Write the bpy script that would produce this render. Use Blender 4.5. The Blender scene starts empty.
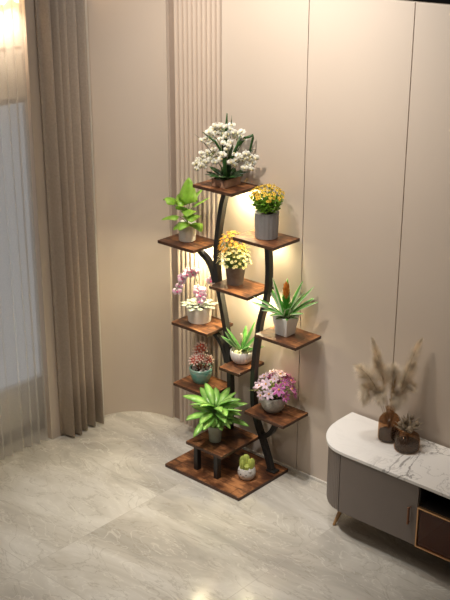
import bpy, math, random
from math import sin, cos, pi, radians, sqrt
from mathutils import Vector, Matrix, Euler
random.seed(7)
C = bpy.context.scene.collection
S = bpy.context.scene

# ---------------------------------------------------------------- camera
CAM = Vector((3.0416, -3.5052, 2.8493)); PITCH, ROLL, YAW, FPX = 0.37104, 0.00133, -0.72932, 1109.4
fwd = Vector((sin(YAW)*cos(PITCH), cos(YAW)*cos(PITCH), -sin(PITCH)))
rgt = Vector((cos(YAW), -sin(YAW), 0)); up = rgt.cross(fwd)
r2 = rgt*cos(ROLL)+up*sin(ROLL); u2 = -rgt*sin(ROLL)+up*cos(ROLL)
cd = bpy.data.cameras.new('camera'); cam = bpy.data.objects.new('camera', cd); C.objects.link(cam)
cam.matrix_world = Matrix(((r2.x, u2.x, -fwd.x, CAM.x), (r2.y, u2.y, -fwd.y, CAM.y), (r2.z, u2.z, -fwd.z, CAM.z), (0, 0, 0, 1)))
cd.sensor_fit = 'HORIZONTAL'; cd.sensor_width = 36; cd.lens = FPX*36/450; cd.clip_start = .05; cd.clip_end = 60
S.camera = cam

# ---------------------------------------------------------------- world, light, exposure
W = bpy.data.worlds.new('world'); S.world = W; W.use_nodes = True
bg = W.node_tree.nodes['Background']; bg.inputs[0].default_value = (1, .975, .94, 1); bg.inputs[1].default_value = .41
S.view_settings.view_transform = 'Standard'; S.view_settings.look = 'None'
S.view_settings.gamma = 1; S.view_settings.use_curve_mapping = False; S.view_settings.exposure = 0.0

def light(name, kind, loc, power, col, target=None, size=.1, size_y=None, spot=None, blend=.8, parent=None):
    d = bpy.data.lights.new(name, kind); d.energy = power; d.color = col
    if kind == 'AREA':
        d.size = size
        if size_y: d.shape = 'RECTANGLE'; d.size_y = size_y
    else: d.shadow_soft_size = size
    if kind == 'SPOT': d.spot_size = radians(spot); d.spot_blend = blend
    o = bpy.data.objects.new(name, d); C.objects.link(o); o.location = loc
    if target is not None:
        o.rotation_euler = (Vector(target)-Vector(loc)).to_track_quat('-Z', 'Y').to_euler()
    return o
light('key_downlight', 'SPOT', (-.20, -.80, 3.1), 116, (1, .87, .73), (-.20, .41, 1.7), .05, spot=80, blend=1.0)
light('floor_downlight', 'SPOT', (.0, -1.1, 3.15), 185, (1, .985, .96), (.0, -.40, 0), .06, spot=46, blend=1.0)
light('corner_downlight', 'SPOT', (-.9, -.35, 3.15), 9, (1, .95, .85), (-.75, -.1, 0), .06, spot=40, blend=1.0)
light('wall_washer', 'SPOT', (-.10, -.20, 3.2), 42, (1, 1, .97), (-.10, .41, 2.25), .08, spot=95, blend=1.0)
light('wall_washer', 'SPOT', (.55, -.35, 3.2), 58, (1, .97, .92), (.50, .41, 1.6), .08, spot=90, blend=1.0)
light('wall_washer', 'SPOT', (-.65, -.30, 3.2), 27, (1, .99, .97), (-1.0, .32, 2.3), .08, spot=70, blend=1.0)
light('added_plant_fill', 'SPOT', (.3, -2.5, 2.7), 52, (1, .94, .86), (-.30, .25, .80), .05, spot=24, blend=1.0)  # added unseen fill from the camera side, only to brighten the plants
light('room_fill', 'AREA', (1.6, -1.6, 3.15), 11, (1, .88, .76), (.9, 0, 0), 1.2)

# ---------------------------------------------------------------- mesh helpers
def board(x0, x1, y0, y1, z0, z1):     # board with darker side faces
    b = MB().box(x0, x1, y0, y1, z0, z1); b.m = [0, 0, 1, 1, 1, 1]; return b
class MB:
    def __init__(s): s.v, s.f, s.m, s.uv = [], [], [], []
    def vert(s, p): s.v.append(tuple(p)); return len(s.v)-1
    def face(s, ids, m=0, uv=None): s.f.append(tuple(ids)); s.m.append(m); s.uv.append(uv or [(0, 0)]*len(ids))
    def box(s, x0, x1, y0, y1, z0, z1, m=0):
        i = len(s.v)
        for z in (z0, z1):
            for x, y in ((x0, y0), (x1, y0), (x1, y1), (x0, y1)): s.v.append((x, y, z))
        for q in ((3, 2, 1, 0), (4, 5, 6, 7), (0, 1, 5, 4), (1, 2, 6, 5), (2, 3, 7, 6), (3, 0, 4, 7)): s.face([i+k for k in q], m)
        return s
    def lathe(s, cx, cy, prof, n=40, m=0, ripple=0, rn=24, caps=True):
        rows = []
        for r, z in prof:
            row = []
            for k in range(n):
                a = 2*pi*k/n; rr = r*(1+ripple*cos(rn*a))
                row.append(s.vert((cx+rr*cos(a), cy+rr*sin(a), z)))
            rows.append(row)
        for a, b in zip(rows, rows[1:]):
            for k in range(n): s.face((a[k], a[(k+1) % n], b[(k+1) % n], b[k]), m)
        if caps: s.face(list(reversed(rows[0])), m); s.face(rows[-1], m)
        return s
    def prism(s, pts, z0, z1, m=0):
        a = [s.vert((x, y, z0)) for x, y in pts]; b = [s.vert((x, y, z1)) for x, y in pts]; n = len(pts)
        for k in range(n): s.face((a[k], a[(k+1) % n], b[(k+1) % n], b[k]), m)
        s.face(list(reversed(a)), m); s.face(b, m); return s
    def sheet(s, pts, z0, z1, m=0, nz=1, fn=None):
        rows = []
        for j in range(nz+1):
            t = j/nz; z = z0+(z1-z0)*t
            rows.append([s.vert((fn(x, y, t)+(z,)) if fn else (x, y, z)) for x, y in pts])
        for a, b in zip(rows, rows[1:]):
            for k in range(len(pts)-1): s.face((a[k], a[k+1], b[k+1], b[k]), m)
        return s
    def tube(s, path, r, n=8, m=0):
        path = [Vector(p) for p in path]; rs = r if isinstance(r, (list, tuple)) else [r]*len(path)
        rows = []; prev = None
        for i, p in enumerate(path):
            t = (path[min(i+1, len(path)-1)]-path[max(i-1, 0)]).normalized()
            if prev is None: ref = Vector((0, 0, 1)) if abs(t.z) < .9 else Vector((1, 0, 0)); a = t.cross(ref).normalized()
            else: a = (prev-t*prev.dot(t)).normalized()
            prev = a; b = t.cross(a)
            rows.append([s.vert(p+(a*cos(2*pi*k/n)+b*sin(2*pi*k/n))*rs[i]) for k in range(n)])
        for a, b in zip(rows, rows[1:]):
            for k in range(n): s.face((a[k], a[(k+1) % n], b[(k+1) % n], b[k]), m)
        s.face(list(reversed(rows[0])), m); s.face(rows[-1], m); return s
    def bar(s, path, w, d, y, m=0):       # rectangular tube following (x, z) points in the plane y
        rows = []
        for i, (x, z) in enumerate(path):
            x0, z0 = path[max(i-1, 0)]; x1, z1 = path[min(i+1, len(path)-1)]
            l = math.hypot(x1-x0, z1-z0); nx, nz = -(z1-z0)/l, (x1-x0)/l
            rows.append([s.vert((x+nx*a*w/2, y+b*d/2, z+nz*a*w/2)) for a, b in ((-1, -1), (1, -1), (1, 1), (-1, 1))])
        for a, b in zip(rows, rows[1:]):
            for k in range(4): s.face((a[k], a[(k+1) % 4], b[(k+1) % 4], b[k]), m)
        s.face(list(reversed(rows[0])), m); s.face(rows[-1], m); return s
    def ball(s, c, rx, ry=None, rz=None, n=12, k=8, m=0, rot=None):
        ry = ry or rx; rz = rz or rx; c = Vector(c); rows = []
        for j in range(1, k):
            th = pi*j/k; row = []
            for i in range(n):
                a = 2*pi*i/n; p = Vector((rx*sin(th)*cos(a), ry*sin(th)*sin(a), -rz*cos(th)))
                if rot: p = rot @ p
                row.append(s.vert(c+p))
            rows.append(row)
        lo, hi = Vector((0, 0, -rz)), Vector((0, 0, rz))
        if rot: lo, hi = rot @ lo, rot @ hi
        b, t = s.vert(c+lo), s.vert(c+hi)
        for p, q in zip(rows, rows[1:]):
            for i in range(n): s.face((p[i], p[(i+1) % n], q[(i+1) % n], q[i]), m)
        for i in range(n): s.face((b, rows[0][(i+1) % n], rows[0][i]), m); s.face((t, rows[-1][i], rows[-1][(i+1) % n]), m)
        return s
    def leaf(s, p, az, e0, e1, L, Wd, shape='lance', fold=.25, n=9, m=0, roll=0):
        """curving blade: azimuth az, elevation e0 at the root bending to e1 at the tip (radians)"""
        p = Vector(p); rows = []; step = L/n
        for i in range(n+1):
            t = i/n; e = e0+(e1-e0)*t
            w = {'lance': (sin(pi*min(1, t*.92+.06))**.8), 'strap': min(1, 3.2*(1-t))**.7*(.75+.25*t if t < .5 else .88),
                 'heart': (min(1, t*6)**.6)*(1-t)**.62*1.1, 'petal': sin(pi*min(1, t*.82+.1))**.7}[shape]*Wd/2
            if i == n: w = Wd*.01
            side = Vector((-sin(az), cos(az), 0)); d = Vector((cos(az)*cos(e), sin(az)*cos(e), sin(e))); nrm = d.cross(side)*-1
            if roll: q = Matrix.Rotation(roll, 3, d); side = q @ side; nrm = q @ nrm
            a = s.vert(p-side*w+nrm*(w*fold)); b = s.vert(p-nrm*(w*fold*.3)); c = s.vert(p+side*w+nrm*(w*fold))
            rows.append((a, b, c)); p = p+d*step
        for i, (a, b) in enumerate(zip(rows, rows[1:])):
            t0, t1 = i/n, (i+1)/n
            s.face((a[0], a[1], b[1], b[0]), m, [(0, t0), (.5, t0), (.5, t1), (0, t1)])
            s.face((a[1], a[2], b[2], b[1]), m, [(.5, t0), (1, t0), (1, t1), (.5, t1)])
        return p
ORG = {}
def obj(name, mb, mat, parent=None, smooth=35, bevel=0, solid=0, kind=None, label=None, sub=0):
    off = Vector(ORG.get(parent.name, (0, 0, 0))) if parent else Vector((0, 0, 0))
    me = bpy.data.meshes.new(name); me.from_pydata([tuple(Vector(v)-off) for v in mb.v], [], mb.f)
    for m in (mat if isinstance(mat, (list, tuple)) else [mat]): me.materials.append(m)
    uvl = me.uv_layers.new(name='UVMap')
    for poly, mi, uv in zip(me.polygons, mb.m, mb.uv):
        poly.material_index = mi
        for li, c in zip(poly.loop_indices, uv): uvl.data[li].uv = c
    me.validate(); me.update()
    if smooth:
        me.polygons.foreach_set('use_smooth', [True]*len(me.polygons)); me.set_sharp_from_angle(angle=radians(smooth))
    o = bpy.data.objects.new(name, me); C.objects.link(o)
    if bevel:
        b = o.modifiers.new('bevel', 'BEVEL'); b.width = bevel; b.segments = 2; b.limit_method = 'ANGLE'; b.angle_limit = radians(40)
    if sub: b = o.modifiers.new('subdivision', 'SUBSURF'); b.levels = sub; b.render_levels = sub
    if solid: b = o.modifiers.new('solidify', 'SOLIDIFY'); b.thickness = solid; b.offset = 0
    if parent: o.parent = parent; ORG[o.name] = tuple(off)
    if kind: o['kind'] = kind
    if label: o['label'] = label
    return o
def thing(name, loc, label, cat, group=None):
    o = bpy.data.objects.new(name, None); C.objects.link(o); o.location = loc; o.empty_display_size = .05
    ORG[o.name] = tuple(loc); tag(o, label, cat, group); return o
def tag(o, label, cat, group=None):
    o['label'] = label; o['category'] = cat
    if group: o['group'] = group
def spawn(src, parent, loc, rot, scale):     # linked copy of a part at its own place
    o = src.copy(); C.objects.link(o); o.parent = parent
    o.location = Vector(loc)-Vector(ORG[parent.name]); o.rotation_euler = rot; o.scale = (scale,)*3
    return o

# ---------------------------------------------------------------- materials
def newmat(name):
    m = bpy.data.materials.new(name); m.use_nodes = True; nt = m.node_tree
    return m, nt, nt.nodes['Principled BSDF'], nt.nodes, nt.links
def mat(name, col, rough=.5, metal=0, noise=0, scale=20, emit=0, bump=0, spec=.5, col2=None, coat=0, sheen=0):
    m, nt, b, N, L = newmat(name)
    b.inputs['Base Color'].default_value = (*col, 1); b.inputs['Roughness'].default_value = rough
    b.inputs['Metallic'].default_value = metal; b.inputs['Specular IOR Level'].default_value = spec
    b.inputs['Coat Weight'].default_value = coat; b.inputs['Sheen Weight'].default_value = sheen
    tc = N.new('ShaderNodeTexCoord'); n = N.new('ShaderNodeTexNoise'); n.inputs['Scale'].default_value = scale
    n.inputs['Detail'].default_value = 3; L.new(tc.outputs['Object'], n.inputs['Vector'])
    r = N.new('ShaderNodeValToRGB'); c2 = col2 or tuple(c*(1-noise) for c in col)
    r.color_ramp.elements[0].color = (*c2, 1); r.color_ramp.elements[1].color = (*col, 1)
    r.color_ramp.elements[0].position = .35; r.color_ramp.elements[1].position = .65
    L.new(n.outputs['Fac'], r.inputs[0]); L.new(r.outputs[0], b.inputs['Base Color'])
    if bump:
        bp = N.new('ShaderNodeBump'); bp.inputs['Strength'].default_value = bump; bp.inputs['Distance'].default_value = .002
        L.new(n.outputs['Fac'], bp.inputs['Height']); L.new(bp.outputs[0], b.inputs['Normal'])
    if emit: b.inputs['Emission Color'].default_value = (*col, 1); b.inputs['Emission Strength'].default_value = emit
    return m
def leafmat(name, mid, edge, edge_at=.5, rough=.38, band=False, trans=.25):
    """colour across the blade from its midrib to its margin"""
    m, nt, b, N, L = newmat(name)
    uv = N.new('ShaderNodeUVMap'); sx = N.new('ShaderNodeSeparateXYZ'); L.new(uv.outputs[0], sx.inputs[0])
    a = N.new('ShaderNodeMath'); a.operation = 'SUBTRACT'; a.inputs[1].default_value = .5; L.new(sx.outputs[0], a.inputs[0])
    c = N.new('ShaderNodeMath'); c.operation = 'ABSOLUTE'; L.new(a.outputs[0], c.inputs[0])
    d = N.new('ShaderNodeMath'); d.operation = 'MULTIPLY'; d.inputs[1].default_value = 2; L.new(c.outputs[0], d.inputs[0])
    r = N.new('ShaderNodeValToRGB'); L.new(d.outputs[0], r.inputs[0])
    r.color_ramp.elements[0].color = (*mid, 1); r.color_ramp.elements[1].color = (*edge, 1)
    if band: r.color_ramp.elements[0].position = edge_at; r.color_ramp.elements[1].position = min(1, edge_at+.12)
    tc = N.new('ShaderNodeTexCoord'); n = N.new('ShaderNodeTexNoise'); n.inputs['Scale'].default_value = 25; L.new(tc.outputs['Object'], n.inputs['Vector'])
    hs = N.new('ShaderNodeHueSaturation'); L.new(r.outputs[0], hs.inputs['Color'])
    mp = N.new('ShaderNodeMapRange'); mp.inputs[1].default_value = .3; mp.inputs[2].default_value = .7; mp.inputs[3].default_value = .72; mp.inputs[4].default_value = 1.2
    L.new(n.outputs['Fac'], mp.inputs[0]); L.new(mp.outputs[0], hs.inputs['Value']); L.new(hs.outputs[0], b.inputs['Base Color'])
    b.inputs['Roughness'].default_value = rough
    t = N.new('ShaderNodeBsdfTranslucent'); L.new(hs.outputs[0], t.inputs[0]); mx = N.new('ShaderNodeMixShader'); mx.inputs[0].default_value = trans
    L.new(b.outputs[0], mx.inputs[1]); L.new(t.outputs[0], mx.inputs[2]); L.new(mx.outputs[0], N['Material Output'].inputs[0])
    return m
def wood_mat():
    m, nt, b, N, L = newmat('rustic_brown_wood')
    tc = N.new('ShaderNodeTexCoord'); mp = N.new('ShaderNodeMapping'); mp.inputs['Scale'].default_value = (6, 17, 6)
    L.new(tc.outputs['Object'], mp.inputs[0])
    n1 = N.new('ShaderNodeTexNoise'); n1.inputs['Scale'].default_value = 2.2; n1.inputs['Detail'].default_value = 8; n1.inputs['Roughness'].default_value = .65; n1.inputs['Distortion'].default_value = .6
    L.new(mp.outputs[0], n1.inputs['Vector'])
    n2 = N.new('ShaderNodeTexNoise'); n2.inputs['Scale'].default_value = 9; n2.inputs['Detail'].default_value = 4; L.new(tc.outputs['Object'], n2.inputs['Vector'])
    br = N.new('ShaderNodeTexBrick'); br.inputs['Scale'].default_value = 1; br.inputs['Brick Width'].default_value = .19; br.inputs['Row Height'].default_value = .062
    br.inputs['Mortar Size'].default_value = .0015; br.inputs['Color1'].default_value = (.35, .35, .35, 1); br.inputs['Color2'].default_value = (.72, .72, .72, 1); br.inputs['Mortar'].default_value = (.1, .1, .1, 1)
    L.new(tc.outputs['Object'], br.inputs['Vector'])
    a = N.new('ShaderNodeMath'); a.operation = 'MULTIPLY_ADD'; a.inputs[1].default_value = .85; L.new(n1.outputs['Fac'], a.inputs[0]); L.new(n2.outputs['Fac'], a.inputs[2])
    c = N.new('ShaderNodeMath'); c.operation = 'MULTIPLY_ADD'; c.inputs[1].default_value = .45; L.new(br.outputs['Color'], c.inputs[0]); L.new(a.outputs[0], c.inputs[2])
    r = N.new('ShaderNodeValToRGB'); e = r.color_ramp.elements
    e[0].position = .92; e[0].color = (.035, .013, .006, 1); e[1].position = 1.42; e[1].color = (.36, .15, .058, 1)
    x = e.new(1.0); x.color = (.10, .036, .014, 1)
    # ramp input is 0..1, so scale the sum down
    sc = N.new('ShaderNodeMath'); sc.operation = 'MULTIPLY_ADD'; sc.inputs[1].default_value = 2.3; sc.inputs[2].default_value = -2.1; L.new(c.outputs[0], sc.inputs[0])
    e[0].position = .0; e[1].position = .55; e[2].position = 1.0
    e[0].color = (.032, .012, .007, 1); e[1].color = (.15, .056, .022, 1); e[2].color = (.44, .19, .075, 1)
    L.new(sc.outputs[0], r.inputs[0]); L.new(r.outputs[0], b.inputs['Base Color']); b.inputs['Roughness'].default_value = .42
    return m
def marble_floor():
    m, nt, b, N, L = newmat('polished_marble_tile')
    tc = N.new('ShaderNodeTexCoord')
    n1 = N.new('ShaderNodeTexNoise'); n1.inputs['Scale'].default_value = 1.1; n1.inputs['Detail'].default_value = 5; n1.inputs['Roughness'].default_value = .6; n1.inputs['Distortion'].default_value = 1.4
    mp = N.new('ShaderNodeMapping'); mp.inputs['Rotation'].default_value = (0, 0, radians(52)); mp.inputs['Scale'].default_value = (1, 2.4, 1)
    L.new(tc.outputs['Object'], mp.inputs[0])
    # each tile takes its own piece of stone
    br = N.new('ShaderNodeTexBrick'); br.offset = .0; br.inputs['Scale'].default_value = 1; br.inputs['Brick Width'].default_value = .8; br.inputs['Row Height'].default_value = .8
    br.inputs['Mortar Size'].default_value = .0012; br.inputs['Color1'].default_value = (0, 0, 0, 1); br.inputs['Color2'].default_value = (1, 1, 1, 1); br.inputs['Mortar'].default_value = (.5, .5, .5, 1)
    bm_ = N.new('ShaderNodeMapping'); bm_.inputs['Location'].default_value = (.33, .21, 0); bm_.inputs['Rotation'].default_value = (0, 0, 0)
    L.new(tc.outputs['Object'], bm_.inputs[0]); L.new(bm_.outputs[0], br.inputs['Vector'])
    vm = N.new('ShaderNodeVectorMath'); vm.operation = 'MULTIPLY_ADD'; vm.inputs[1].default_value = (.9, .9, .9); L.new(br.outputs['Color'], vm.inputs[0]); L.new(mp.outputs[0], vm.inputs[2])
    L.new(vm.outputs[0], n1.inputs['Vector'])
    r = N.new('ShaderNodeValToRGB'); e = r.color_ramp.elements
    e[0].position = .32; e[0].color = (.42, .385, .335, 1); e[1].position = .66; e[1].color = (.70, .665, .60, 1)
    x = e.new(.5); x.color = (.57, .53, .46, 1); L.new(n1.outputs['Fac'], r.inputs[0])
    n2 = N.new('ShaderNodeTexNoise'); n2.inputs['Scale'].default_value = 2.3; n2.inputs['Detail'].default_value = 5; n2.inputs['Roughness'].default_value = .55; n2.inputs['Distortion'].default_value = 1.8
    L.new(vm.outputs[0], n2.inputs['Vector'])
    v = N.new('ShaderNodeValToRGB'); e = v.color_ramp.elements; e[0].position = .485; e[0].color = (0, 0, 0, 1); e[1].position = .515; e[1].color = (0, 0, 0, 1); x = e.new(.5); x.color = (1, 1, 1, 1)
    L.new(n2.outputs['Fac'], v.inputs[0])
    mx = N.new('ShaderNodeMix'); mx.data_type = 'RGBA'; mx.inputs['B'].default_value = (.30, .26, .20, 1)
    k = N.new('ShaderNodeMath'); k.operation = 'MULTIPLY'; k.inputs[1].default_value = .38; L.new(v.outputs[0], k.inputs[0])
    L.new(k.outputs[0], mx.inputs['Factor']); L.new(r.outputs[0], mx.inputs['A'])
    n3 = N.new('ShaderNodeTexNoise'); n3.inputs['Scale'].default_value = 3.1; n3.inputs['Detail'].default_value = 4; n3.inputs['Distortion'].default_value = 2.2; L.new(vm.outputs[0], n3.inputs['Vector'])
    v2 = N.new('ShaderNodeValToRGB'); e = v2.color_ramp.elements; e[0].position = .44; e[0].color = (0, 0, 0, 1); e[1].position = .47; e[1].color = (0, 0, 0, 1); x = e.new(.455); x.color = (1, 1, 1, 1)
    L.new(n3.outputs['Fac'], v2.inputs[0]); k2 = N.new('ShaderNodeMath'); k2.operation = 'MULTIPLY'; k2.inputs[1].default_value = .5; L.new(v2.outputs[0], k2.inputs[0])
    mx2 = N.new('ShaderNodeMix'); mx2.data_type = 'RGBA'; mx2.inputs['B'].default_value = (.80, .77, .68, 1); L.new(k2.outputs[0], mx2.inputs['Factor']); L.new(mx.outputs['Result'], mx2.inputs['A'])
    jt = N.new('ShaderNodeMix'); jt.data_type = 'RGBA'; jt.inputs['B'].default_value = (.50, .46, .40, 1); L.new(br.outputs['Fac'], jt.inputs['Factor']); L.new(mx2.outputs['Result'], jt.inputs['A'])
    L.new(jt.outputs['Result'], b.inputs['Base Color']); b.inputs['Roughness'].default_value = .14
    bp = N.new('ShaderNodeBump'); bp.inputs['Strength'].default_value = .08; bp.inputs['Distance'].default_value = .001
    n4 = N.new('ShaderNodeTexNoise'); n4.inputs['Scale'].default_value = 60; L.new(tc.outputs['Object'], n4.inputs['Vector']); L.new(n4.outputs['Fac'], bp.inputs['Height']); L.new(bp.outputs[0], b.inputs['Normal'])
    return m
def marble_top():
    m, nt, b, N, L = newmat('white_marble_with_grey_veins')
    tc = N.new('ShaderNodeTexCoord'); mp = N.new('ShaderNodeMapping'); mp.inputs['Location'].default_value = (.35, .2, 0); mp.inputs['Rotation'].default_value = (0, 0, .5); L.new(tc.outputs['Object'], mp.inputs[0])
    col = None
    prev = (.88, .855, .82, 1); last = None
    for sc, w, s, c in ((3.2, .016, .9, (.25, .23, .22, 1)), (6.5, .012, .55, (.42, .40, .38, 1))):
        n = N.new('ShaderNodeTexNoise'); n.inputs['Scale'].default_value = sc; n.inputs['Detail'].default_value = 8; n.inputs['Roughness'].default_value = .6; n.inputs['Distortion'].default_value = 1.2
        L.new(mp.outputs[0], n.inputs['Vector']); v = N.new('ShaderNodeValToRGB'); e = v.color_ramp.elements
        e[0].position = .5-w*1.6; e[0].color = (0, 0, 0, 1); e[1].position = .5+w*1.6; e[1].color = (0, 0, 0, 1); x = e.new(.5); x.color = (s, s, s, 1); L.new(n.outputs['Fac'], v.inputs[0])
        # veining gathers in some parts of the slab
        g = N.new('ShaderNodeSeparateXYZ'); L.new(tc.outputs['Object'], g.inputs[0]); gr = N.new('ShaderNodeMapRange'); gr.inputs[1].default_value = -.42; gr.inputs[2].default_value = -.30; gr.inputs[3].default_value = .05; L.new(g.outputs[0], gr.inputs[0])
        k = N.new('ShaderNodeMath'); k.operation = 'MULTIPLY'; L.new(v.outputs[0], k.inputs[0]); L.new(gr.outputs[0], k.inputs[1])
        mx = N.new('ShaderNodeMix'); mx.data_type = 'RGBA'; mx.inputs['A'].default_value = prev; mx.inputs['B'].default_value = c; L.new(k.outputs[0], mx.inputs['Factor'])
        if last: L.new(last.outputs['Result'], mx.inputs['A'])
        last = mx
    L.new(last.outputs['Result'], b.inputs['Base Color']); b.inputs['Roughness'].default_value = .25
    return m
def sheer_mat():
    m, nt, b, N, L = newmat('white_sheer_voile')
    tr = N.new('ShaderNodeBsdfTransparent'); df = N.new('ShaderNodeBsdfDiffuse'); df.inputs[0].default_value = (.92, .90, .88, 1)
    tl = N.new('ShaderNodeBsdfTranslucent'); tl.inputs[0].default_value = (.85, .82, .79, 1)
    a = N.new('ShaderNodeMixShader'); a.inputs[0].default_value = .5; L.new(df.outputs[0], a.inputs[1]); L.new(tl.outputs[0], a.inputs[2])
    c = N.new('ShaderNodeMixShader'); L.new(tr.outputs[0], c.inputs[1]); L.new(a.outputs[0], c.inputs[2])
    tc = N.new('ShaderNodeTexCoord'); w = N.new('ShaderNodeTexNoise'); w.inputs['Scale'].default_value = 400; L.new(tc.outputs['Object'], w.inputs[0])
    mr = N.new('ShaderNodeMapRange'); mr.inputs[3].default_value = .36; mr.inputs[4].default_value = .58; L.new(w.outputs['Fac'], mr.inputs[0]); L.new(mr.outputs[0], c.inputs[0])
    L.new(c.outputs[0], N['Material Output'].inputs[0]); return m
def tinted_glass(name, tint, rough=.04, facing=.25):
    m, nt, b, N, L = newmat(name)
    tr = N.new('ShaderNodeBsdfTransparent'); tr.inputs[0].default_value = (*tint, 1); gl = N.new('ShaderNodeBsdfGlossy'); gl.inputs['Roughness'].default_value = rough
    df = N.new('ShaderNodeBsdfDiffuse'); df.inputs[0].default_value = (tint[0]*.6, tint[1]*.6, tint[2]*.6, 1)
    a = N.new('ShaderNodeMixShader'); a.inputs[0].default_value = facing; L.new(tr.outputs[0], a.inputs[1]); L.new(df.outputs[0], a.inputs[2])
    c = N.new('ShaderNodeMixShader'); c.inputs[0].default_value = .045; L.new(a.outputs[0], c.inputs[1]); L.new(gl.outputs[0], c.inputs[2])
    L.new(c.outputs[0], N['Material Output'].inputs[0]); return m

M_WALL = mat('beige_wall_panel', (.64, .545, .46), .5, noise=.04, scale=1.5)
M_SLAT = mat('beige_fluted_panel', (.62, .51, .42), .5, noise=.05, scale=3)
M_GAP = mat('dark_panel_gap', (.12, .085, .055), .5)
M_RECESS = mat('taupe_recess', (.36, .28, .225), .6, noise=.05)
M_BLACK = mat('black_upper_wall', (.004, .004, .004), .95, spec=.05)
M_CEIL = mat('ceiling_paint', (.62, .57, .50), .8)
M_WHITE = mat('white_paint', (.74, .70, .63), .5)
M_SKIRT = mat('grey_skirting', (.34, .32, .30), .5)
M_FLOOR = marble_floor()
M_WOOD = wood_mat()
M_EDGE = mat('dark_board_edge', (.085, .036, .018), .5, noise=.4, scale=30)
M_IRON = mat('black_powder_coated_steel', (.018, .017, .016), .38, noise=.1, scale=60, spec=.5)
M_LED = mat('warm_led', (1, .93, .72), .5, emit=20)
M_DRAPE = mat('taupe_linen_drape', (.47, .385, .31), .85, noise=.10, scale=90, sheen=.2)
M_SHEER = sheer_mat()
M_PANE = tinted_glass('window_glass', (.93, .94, .96), .02, .04)
M_FRAME = mat('white_window_frame', (.72, .70, .68), .4)
M_LAMP = mat('warm_lamp_glow', (1, .78, .48), .5, emit=9)
M_BRONZE = mat('bronze_metal', (.26, .13, .075), .35, metal=.6)
M_SOIL = mat('dark_soil', (.035, .022, .014), .95, noise=.6, scale=120, bump=.8)
M_TAUPE = mat('taupe_lacquer', (.20, .165, .145), .42, noise=.05, scale=8)
M_INK = mat('black_cabinet_interior', (.018, .015, .013), .5)
M_BRASS = mat('copper_gold_trim', (.62, .36, .18), .3, metal=.9)
M_OAK = mat('golden_oak_leg', (.50, .27, .10), .42, noise=.3, scale=30)
M_MARB = marble_top()
M_SMOKE = tinted_glass('dark_amber_glass_door', (.52, .17, .07), .05, .16)
M_AMBER = tinted_glass('amber_vase_glass', (.80, .66, .52), .05, .07)
M_AMBERD = tinted_glass('amber_vase_base_glass', (.09, .035, .018), .08, .6)

# ---------------------------------------------------------------- room shell
WALL = .41; TOP = 2.35
obj('floor', MB().box(-1.6, 3.6, -4.2, .55, -.05, 0), M_FLOOR, smooth=0, kind='structure')
obj('ceiling', MB().box(-1.6, 3.6, -4.2, .60, 3.26, 3.34), M_CEIL, smooth=0, kind='structure')
w = MB()                                             # wall_back: separate panels with a narrow shadow gap between them
xs = [-.483, .028, .563, 1.098, 1.633, 2.168, 2.703, 3.24]
for a, b in zip(xs, xs[1:]): w.box(a+.002, b-.002, WALL, WALL+.03, 0, TOP)
obj('wall_back', w, M_WALL, smooth=0, kind='structure', bevel=.0012)
obj('trim_1', MB().box(-.86, 3.24, WALL+.034, WALL+.07, 0, TOP), M_GAP, smooth=0, kind='structure')
obj('trim_2', MB().box(-1.6, 3.24, WALL+.045, WALL+.10, TOP+.001, 3.26), M_BLACK, smooth=0, kind='structure')
obj('wall_right', MB().box(3.6, 3.7, -4.2, .55, 0, 3.26), M_CEIL, smooth=0, kind='structure')
obj('wall_front', MB().box(-1.4, 3.7, -4.3, -4.2, 0, 3.26), M_CEIL, smooth=0, kind='structure')
# fluted panel
pts = [(-.795, WALL+.03)]
n = 10; pitch = (.795-.487)/n
for i in range(n):
    x0 = -.795+i*pitch
    for k in range(9):
        t = k/8; pts.append((x0+.0025+t*(pitch-.005), WALL+.006-.014*sin(pi*t)**.55))
    pts.append((x0+pitch-.0024, WALL+.028)); pts.append((x0+pitch+.0024, WALL+.028))
pts.append((-.485, WALL+.03))
w = MB(); w.prism(pts, .0, TOP)
obj('trim_3', w, M_SLAT, smooth=50, kind='structure')
obj('trim_4', MB().box(-.845, -.797, WALL+.018, WALL+.032, 0, TOP), M_RECESS, smooth=0, kind='structure')
# wall_left: a rounded inner corner that meets the window recess
cx, cy, rx, ry = -.845, .12, .315, .29
pts = [(cx+rx*cos(pi-pi/2*k/24), cy+ry*sin(pi-pi/2*k/24)) for k in range(25)]
outer = [(cx, cy+ry+.025), (cx-.36, cy+ry+.025), (cx-.36, cy)]
obj('wall_corner', MB().prism(pts+outer, 0, 3.26), M_WALL, smooth=40, kind='structure')
obj('trim_6', MB().box(-1.20, -1.152, -.20, -.120, 0, 3.26), M_WALL, smooth=0, kind='structure', bevel=.002)
obj('trim_5', MB().box(-1.205, -1.118, .119, .150, 0, 3.26), M_WHITE, smooth=0, kind='structure', bevel=.003)
w = MB()
YR, YL, ZB, ZT = -.06, -2.3, .265, 1.81
w.box(-1.40, -1.30, -4.2, .08, 0, ZB); w.box(-1.40, -1.30, -4.2, .08, ZT, 3.26); w.box(-1.40, -1.30, YR, .08, ZB, ZT); w.box(-1.40, -1.30, -4.2, YL, ZB, ZT)
w.box(-1.40, -1.206, .081, .118, 0, 3.26)
obj('wall_left', w, M_WHITE, smooth=0, kind='structure')
win = thing('window_1', (-1.33, YR, ZB), '', '')
for k in ('label', 'category'): del win[k]
win['kind'] = 'structure'
f = MB()
for y in (YL+.02, -1.75, -1.18, -.62, YR-.02): f.box(-1.35, -1.31, y-.016, y+.016, ZB+.0005, ZT-.0005)
f.box(-1.348, -1.312, YL+.001, YR-.001, ZB+.001, ZB+.03); f.box(-1.348, -1.312, YL+.001, YR-.001, ZT-.03, ZT-.001)
obj('window_frame', f, M_FRAME, win, smooth=0)
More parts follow.
